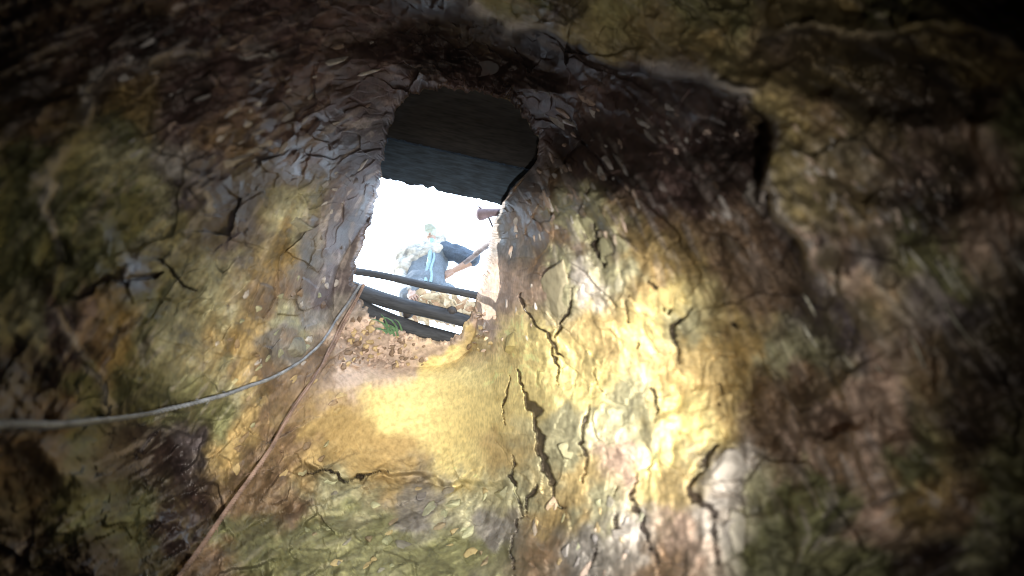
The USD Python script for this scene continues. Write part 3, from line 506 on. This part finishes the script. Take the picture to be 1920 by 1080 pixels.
zone(1000, 930, 1200, 1075, 24, 4, 9, ['green_stone', 'pink_stone', 'tan_stone', 'slate_stone'], (1.3, 3))
zone(600, 320, 700, 560, 26, 2.5, 6, ['pale_stone', 'slate_stone', 'slate_stone'], (1.2, 2.5))
# crumbly clods on the lip of the mouth
def clods(x0, y0, x1, y1, n, lo, hi, cond=lambda x, y: True):
    k = 0
    while k < n:
        x, y = r_.uniform(x0, x1), r_.uniform(y0, y1)
        if not cond(x, y): continue
        k += 1; s = r_.uniform(lo, hi)
        stone('clod', x, y, s * r_.uniform(1, 1.7), s, r_.uniform(-40, 60), s * 1.1, ['pink_stone', 'pink_stone', 'tan_stone', 'brown_stone'][r_.integers(4)], 3000 + k + int(x0), sub=2, proud=r_.uniform(.5, 1.1), jag=.9, tone_mix=.8, flat=1.15)
clods(636, 585, 800, 690, 130, 2.5, 7, lambda x, y: y > 575 + 0.62 * (x - 680) and y < 700 - .1 * (x - 640) and y > 600 - (x - 636) * .1)
clods(860, 560, 930, 660, 16, 3.5, 7, lambda x, y: x > 870 + (650 - y) * .35 + 8)

# ------------------------------------------------------------------ blurred glints modelled as thin pale strands on the right-hand wall
glintm = mat('pale_glint', (.62, .60, .50), .5, 40, .2, .2, .001)
RL = ['pale rootlet highest of the two at the left end of the rootlet group', 'bright pale rootlet just below the leftmost upper one, clearest of all', 'short pale rootlet at the top of the right-hand group', 'long pale rootlet right beside the topmost one',
      'long rootlet near the middle of the right-hand group, right of the two topmost', 'longest greenish rootlet low in the right-hand group', 'thin rootlet hanging lowest in the right-hand group', 'tiny pale rootlet below and right of the brightest one', 'shortest rootlet, a speck left of the lowest long one',
      'dim rootlet at the right of the long middle ones', 'dim rootlet nearest the right edge of the picture']
for k, (x0, y0, x1, y1, wd) in enumerate([(1506, 552, 1530, 594, 5), (1506, 608, 1533, 652, 6), (1688, 458, 1699, 497, 5), (1702, 462, 1740, 507, 6), (1748, 486, 1796, 550, 5), (1772, 568, 1828, 650, 5), (1704, 628, 1734, 690, 4), (1578, 662, 1600, 690, 4), (1640, 684, 1656, 702, 3.5), (1780, 500, 1820, 560, 4), (1905, 486, 1930, 520, 5)]):
    pts = []
    for s in np.linspace(0, 1, 9):
        x = x0 + (x1 - x0) * (s ** 1.25 if k % 2 else s ** .85); y = y0 + (y1 - y0) * s
        p, n, w, _, _ = wall_at(x, y); pts.append(at_w(x, y, w - .012 - .02 * math.sin(math.pi * s)))
    pts = np.array(pts); w = wall_at((x0 + x1) / 2, (y0 + y1) / 2)[2]
    obj('glint', tube(catmull(pts, 16), wd * .5 * w / F * np.sin(np.linspace(.35, 2.9, 16)), 6), glintm, smooth=60, label=RL[k], category='root')

# ------------------------------------------------------------------ grass, dry leaves at the mouth
grassm = mat('green_blade', (.10, .20, .10), .5, 20, .3, .2, .001); leafm = mat('dry_leaf', (.52, .45, .34), .7, 25, .35, .3, .001); leafp = mat('pale_leaf', (.70, .66, .55), .7, 25, .25, .3, .001); leafr = mat('russet_leaf', (.40, .29, .21), .7, 25, .3, .3, .001)
gt = thing('grass_tuft', 'small tuft of green blades under the lowest log at the left', 'grass', loc=at_z(742, 622, -.1))
for k in range(18):
    bx, by = 742 + r_.normal(0, 10), 622 + r_.normal(0, 4); h = r_.uniform(.08, .2); dx, dy = r_.normal(-14, 14), r_.uniform(-26, -6)
    A = at_z(bx, by, -.10); Bm = at_z(bx + dx * .4, by + dy * .7, -.10); Cc = at_z(bx + dx, by + dy, -.12)
    obj('blade', tube(catmull([A, Bm, Cc], 9), np.linspace(.009, .002, 9), 5), grassm, gt, smooth=60)
lp = thing('leaf_heap', 'heap of dry straw-coloured leaves between the upper poles beside the person', 'leaves', loc=at_z(840, 575, .12))
for k in range(210):
    x, y = r_.uniform(786, 893), 0; y = 556 + (x - 790) * .24 + r_.uniform(-10, 34)
    if k > 195: x = r_.uniform(750, 800); y = 588 + (x - 750) * .28 + r_.normal(0, 3)
    c = at_z(x, y, r_.uniform(.10, .22)); L, wd = r_.uniform(.04, .085), r_.uniform(.016, .034)
    a, tl, rl = r_.uniform(0, 6.28), r_.normal(0, .5), r_.normal(0, .5)
    u = np.array([math.cos(a), math.sin(a), tl]); u /= np.linalg.norm(u); v = np.cross([0, 0, 1.0], u) + np.array([0, 0, rl]); v /= np.linalg.norm(v); n = np.cross(u, v)
    ts = np.linspace(-1, 1, 7); top = []
    for s in ts:
        hw = wd * (1 - s * s) ** .7 + .0005; base = c + u * L * s + n * .012 * s * s
        top += [base + v * hw + n * .006, base, base - v * hw + n * .006]
    V = np.array(top); f = []
    for q in range(6):
        for e in range(2):
            b = q * 3 + e; f += [[b, b + 1, b + 4], [b, b + 4, b + 3]]
    V2 = np.vstack([V, V + n * .0015]); f2 = np.array(f)
    obj('leaf', trimesh.Trimesh(V2, np.vstack([f2[:, ::-1], f2 + len(V)]), process=False), [leafm, leafm, leafp, leafr][r_.integers(4)], lp, smooth=60)
# ------------------------------------------------------------------ the person leaning over the mouth
J = {k: at_z(*v) for k, v in dict(
    head=(812, 450, 1.16), crown=(815, 440, 1.24), neck=(808, 470, 1.02), chest=(800, 494, .86), belly=(796, 526, .60), pelvis=(792, 548, .38),
    shr=(834, 470, .95), elr=(890, 487, .78), wrr=(852, 507, .70), shl=(768, 484, .93), ell=(752, 520, .62), wrl=(770, 548, .30),
    hipr=(815, 556, .36), hipl=(772, 556, .36), kner=(838, 546, .55), knel=(770, 560, .52), ankr=(842, 588, .16), ankl=(768, 580, .16), toer=(850, 578, .13), toel=(766, 566, .13)).items()}
skin = mat('skin', (.36, .25, .21), .55, 40, .15, .1, .001)
shirtm = mat('slate_blue_cloth', (.12, .15, .19), .9, 60, .25, .35, .004); hoodm = mat('pale_cloth', (.46, .46, .43), .9, 16, .2, .5, .01, color2=(.15, .16, .17), detail=3.0); capm = mat('pale_teal_cloth', (.50, .60, .60), .85, 40, .2, .3, .002)
trm = mat('blue_grey_trousers', (.15, .18, .22), .9, 50, .25, .35, .004); sleevem = mat('dark_blue_sleeve', (.07, .10, .15), .9, 50, .25, .35, .004); bootm = mat('dark_boot', (.05, .045, .045), .6, 40, .3, .3, .002)
print({k: round(float(np.linalg.norm(J[a] - J[b])), 2) for k, (a, b) in dict(shoulders=('shr', 'shl'), upper=('shr', 'elr'), fore=('elr', 'wrr'), torso=('neck', 'pelvis'), head=('neck', 'crown'), thigh=('hipr', 'kner'), shin=('kner', 'ankr'), upl=('shl', 'ell'), forl=('ell', 'wrl'), thl=('hipl', 'knel'), shl=('knel', 'ankl')).items()})
def ruffle(m, amp, sc, seed):
    v = m.vertices; n = m.vertex_normals; m.vertices = v + n * (amp * (meshkit.fbm(v * sc, 3, seed) - .5) * 2)[:, None]; return m
def lerp(a, b, s): return J[a] * (1 - s) + J[b] * s
perp = J['shr'] - J['shl']; perp /= np.linalg.norm(perp)
up_ = J['crown'] - J['neck']; up_ /= np.linalg.norm(up_); face = np.cross(up_, perp); face /= np.linalg.norm(face)
if face @ (EYE - J['head']) < 0: face = -face
def hand(wr, el, side):
    d = J[wr] - J[el]; d /= np.linalg.norm(d); sidev = np.cross(d, face); sidev /= np.linalg.norm(sidev); nn = np.cross(sidev, d); w0 = J[wr]
    b = [[(w0, .024), (w0 + d * .04, .026)], [(w0 + d * .03 + sidev * .025, .017), (w0 + d * .085 + sidev * .03, .015), (w0 + d * .03 - sidev * .025, .017), (w0 + d * .085 - sidev * .03, .015)]]
    for k, ln in enumerate((.065, .078, .072, .055)):
        s = w0 + d * .085 + sidev * (.032 - .021 * k); a1 = s + d * ln * .45 - nn * .008; a2 = a1 + d * ln * .2 - nn * ln * .38; a3 = a2 - d * ln * .15 - nn * ln * .25
        b += [[(s, .0095), (a1, .009)], [(a1, .009), (a2, .0085)], [(a2, .0085), (a3, .0075)]]
    t0 = w0 + d * .035 + sidev * .03 * side; t1 = t0 + d * .03 + sidev * .025 * side - nn * .015; t2 = t1 + d * .028 - nn * .018
    return b + [[(t0, .012), (t1, .011)], [(t1, .011), (t2, .009)]]
hd = J['head']
body = [[(hd + up_ * .03, .082), (hd + up_ * .02 - face * .02, .085), (hd - up_ * .055 + face * .035, .052)], [(hd - up_ * .07 + face * .055, .03), (hd - up_ * .045 + face * .04, .05)],
        [(hd + face * .084 - up_ * .002, .010), (hd + face * .094 - up_ * .020, .011)], [(hd + perp * .085 - up_ * .0, .02), (hd + perp * .083 - up_ * .03, .014)], [(hd - perp * .085 - up_ * .0, .02), (hd - perp * .083 - up_ * .03, .014)],
        [(hd + face * .086 - up_ * .048 - perp * .015, .008), (hd + face * .086 - up_ * .048 + perp * .015, .008)], [(hd + face * .078 + up_ * .025 - perp * .045, .012), (hd + face * .085 + up_ * .025 + perp * .045, .012)],
        [(hd - up_ * .05, .055), (J['neck'], .06)], [(J['neck'], .065), (J['chest'], .13), (J['shl'], .06), (J['shr'], .06)], [(J['chest'] + perp * .06, .115), (J['chest'] - perp * .06, .115), (J['belly'] + perp * .05, .11), (J['belly'] - perp * .05, .11)],
        [(J['belly'] + perp * .05, .11), (J['belly'] - perp * .05, .11), (J['hipl'], .10), (J['hipr'], .10)],
        [(J['shr'], .058), (J['elr'], .042)], [(J['elr'], .042), (lerp('elr', 'wrr', .3), .04), (J['wrr'], .027)], [(J['shl'], .058), (J['ell'], .042)], [(J['ell'], .042), (J['wrl'], .027)],
        [(J['hipr'], .09), (J['kner'], .062)], [(J['kner'], .06), (lerp('kner', 'ankr', .35), .056), (J['ankr'], .04)], [(J['hipl'], .09), (J['knel'], .062)], [(J['knel'], .06), (lerp('knel', 'ankl', .35), .056), (J['ankl'], .04)],
        [(J['ankr'] - [0, 0, .05], .04), (J['ankr'], .04), (J['toer'] - [0, 0, .04], .032)], [(J['ankl'] - [0, 0, .05], .04), (J['ankl'], .04), (J['toel'] - [0, 0, .04], .032)]]
body += hand('wrr', 'elr', 1) + hand('wrl', 'ell', -1)
pr = thing('person', 'person in pale hood and slate-blue clothes crouching over the opening, one arm bent out', 'person', loc=J['pelvis'] * [1, 1, 0])
bd = obj('body', hulls(body, .014, 8), skin, pr, smooth=True)
obj('shirt', ruffle(hulls([[(J['neck'], .078), (J['chest'], .145), (J['shl'], .075), (J['shr'], .075)], [(J['chest'] + perp * .06, .13), (J['chest'] - perp * .06, .13), (J['belly'] + perp * .055, .13), (J['belly'] - perp * .055, .13)], [(J['belly'] + perp * .055, .128), (J['belly'] - perp * .055, .128), (lerp('pelvis', 'belly', .2) + perp * .07, .118), (lerp('pelvis', 'belly', .2) - perp * .07, .118)]], .018), .03, 8, 5), shirtm, pr, smooth=True)
obj('sleeve', ruffle(hulls([[(J['shr'], .088), (lerp('shr', 'elr', .5), .082), (lerp('shr', 'elr', .96), .068)]], .014), .022, 14, 6), sleevem, pr, smooth=True)
obj('sleeve', hulls([[(J['shl'], .088), (lerp('shl', 'ell', .5), .078), (J['ell'], .062)], [(J['ell'], .062), (lerp('ell', 'wrl', .9), .044)]], .02), hoodm, pr, smooth=True, label='pale sleeve hanging close to the body')
hd2 = hd - face * .03 + up_ * .015
obj('hood', ruffle(hulls([[(hd2, .118), (hd2 - up_ * .09, .10)], [(hd2 - up_ * .10, .11), (J['neck'] - up_ * .04, .12)], [(J['neck'] - up_ * .03, .12), (J['shl'], .125), (lerp('chest', 'shl', .45) + face * .02, .145), (lerp('chest', 'belly', .15) - perp * .09, .14)],
    [(J['neck'] - up_ * .03, .12), (J['shr'] - perp * .05, .10), (lerp('chest', 'shr', .25) + face * .02, .145), (lerp('chest', 'belly', .05) + perp * .04, .14)], [(lerp('chest', 'shl', .6), .12), (lerp('shl', 'ell', .6), .11)]], .018), .034, 9, 3), hoodm, pr, smooth=True)
cap = obj('cap', hulls([[(hd + up_ * .05 + face * .012, .104), (hd + up_ * .05 - face * .02, .106)]], .02), capm, pr, smooth=True)
br = hulls([[(hd + up_ * .04 + face * .08 + perp * .06, .009), (hd + up_ * .04 + face * .08 - perp * .06, .009), (hd + up_ * .035 + face * .165 + perp * .03, .008), (hd + up_ * .035 + face * .165 - perp * .03, .008)]], .02, 2)
obj('brim', br, capm, cap, smooth=True)
for k in (1, -1):
    e = trimesh.creation.icosphere(2, .011); e.apply_translation(hd + face * .077 + up_ * .008 + perp * .032 * k); obj('eye', e, bootm, pr, smooth=True)
obj('trousers', ruffle(hulls([[(J['hipl'], .115), (J['hipr'], .115), (lerp('pelvis', 'belly', .12), .12)], [(J['hipr'], .108), (J['kner'], .08)], [(J['kner'], .08), (lerp('kner', 'ankr', .9), .062)], [(J['hipl'], .108), (J['knel'], .08)], [(J['knel'], .08), (lerp('knel', 'ankl', .9), .062)]], .016), .025, 11, 7), trm, pr, smooth=True)
for s in 'rl':
    obj('boot', hulls([[(J['ank' + s], .05), (J['ank' + s] - [0, 0, .06], .05), (J['toe' + s] - [0, 0, .05], .04)]], .02), bootm, pr, smooth=True)
# the thin pale blue cord hanging from the neck of the person
tealm = mat('pale_blue_cord', (.20, .31, .37), .6, 60, .3, .3, .001)
cc = [at_z(*p) for p in ((809, 449, 1.02), (808, 462, .90), (806, 478, .74), (804, 494, .62), (800, 512, .50), (798, 530, .36))]
c2 = [at_z(*p) for p in ((811, 449, 1.02), (812, 466, .88), (813, 486, .70), (808, 502, .56), (809, 518, .44), (807, 530, .36))]
cd = thing('cord', 'pale blue cord in two loose lengths hanging in front of the person', 'cord', loc=cc[0])
obj('length', tube(catmull(cc, 24), .020, 8), tealm, cd, smooth=60); obj('length', tube(catmull(c2, 24), .014, 8), tealm, cd, smooth=60)

# ------------------------------------------------------------------ the torch in the hand of whoever took the picture
tb = thing('hand_torch', 'small black hand torch held beside the camera, outside the picture', 'torch', loc=TORCH)
blk = mat('black_metal', (.03, .03, .03), .4, 50, .2, .1, .001)
obj('barrel', tube([TORCH - TORCH_DIR * s for s in (.05, .07, .16)], [.02, .016, .016], 20), blk, tb); obj('head', tube([TORCH - TORCH_DIR * s for s in (.022, .026, .05)], [.024, .024, .02], 20), blk, tb)
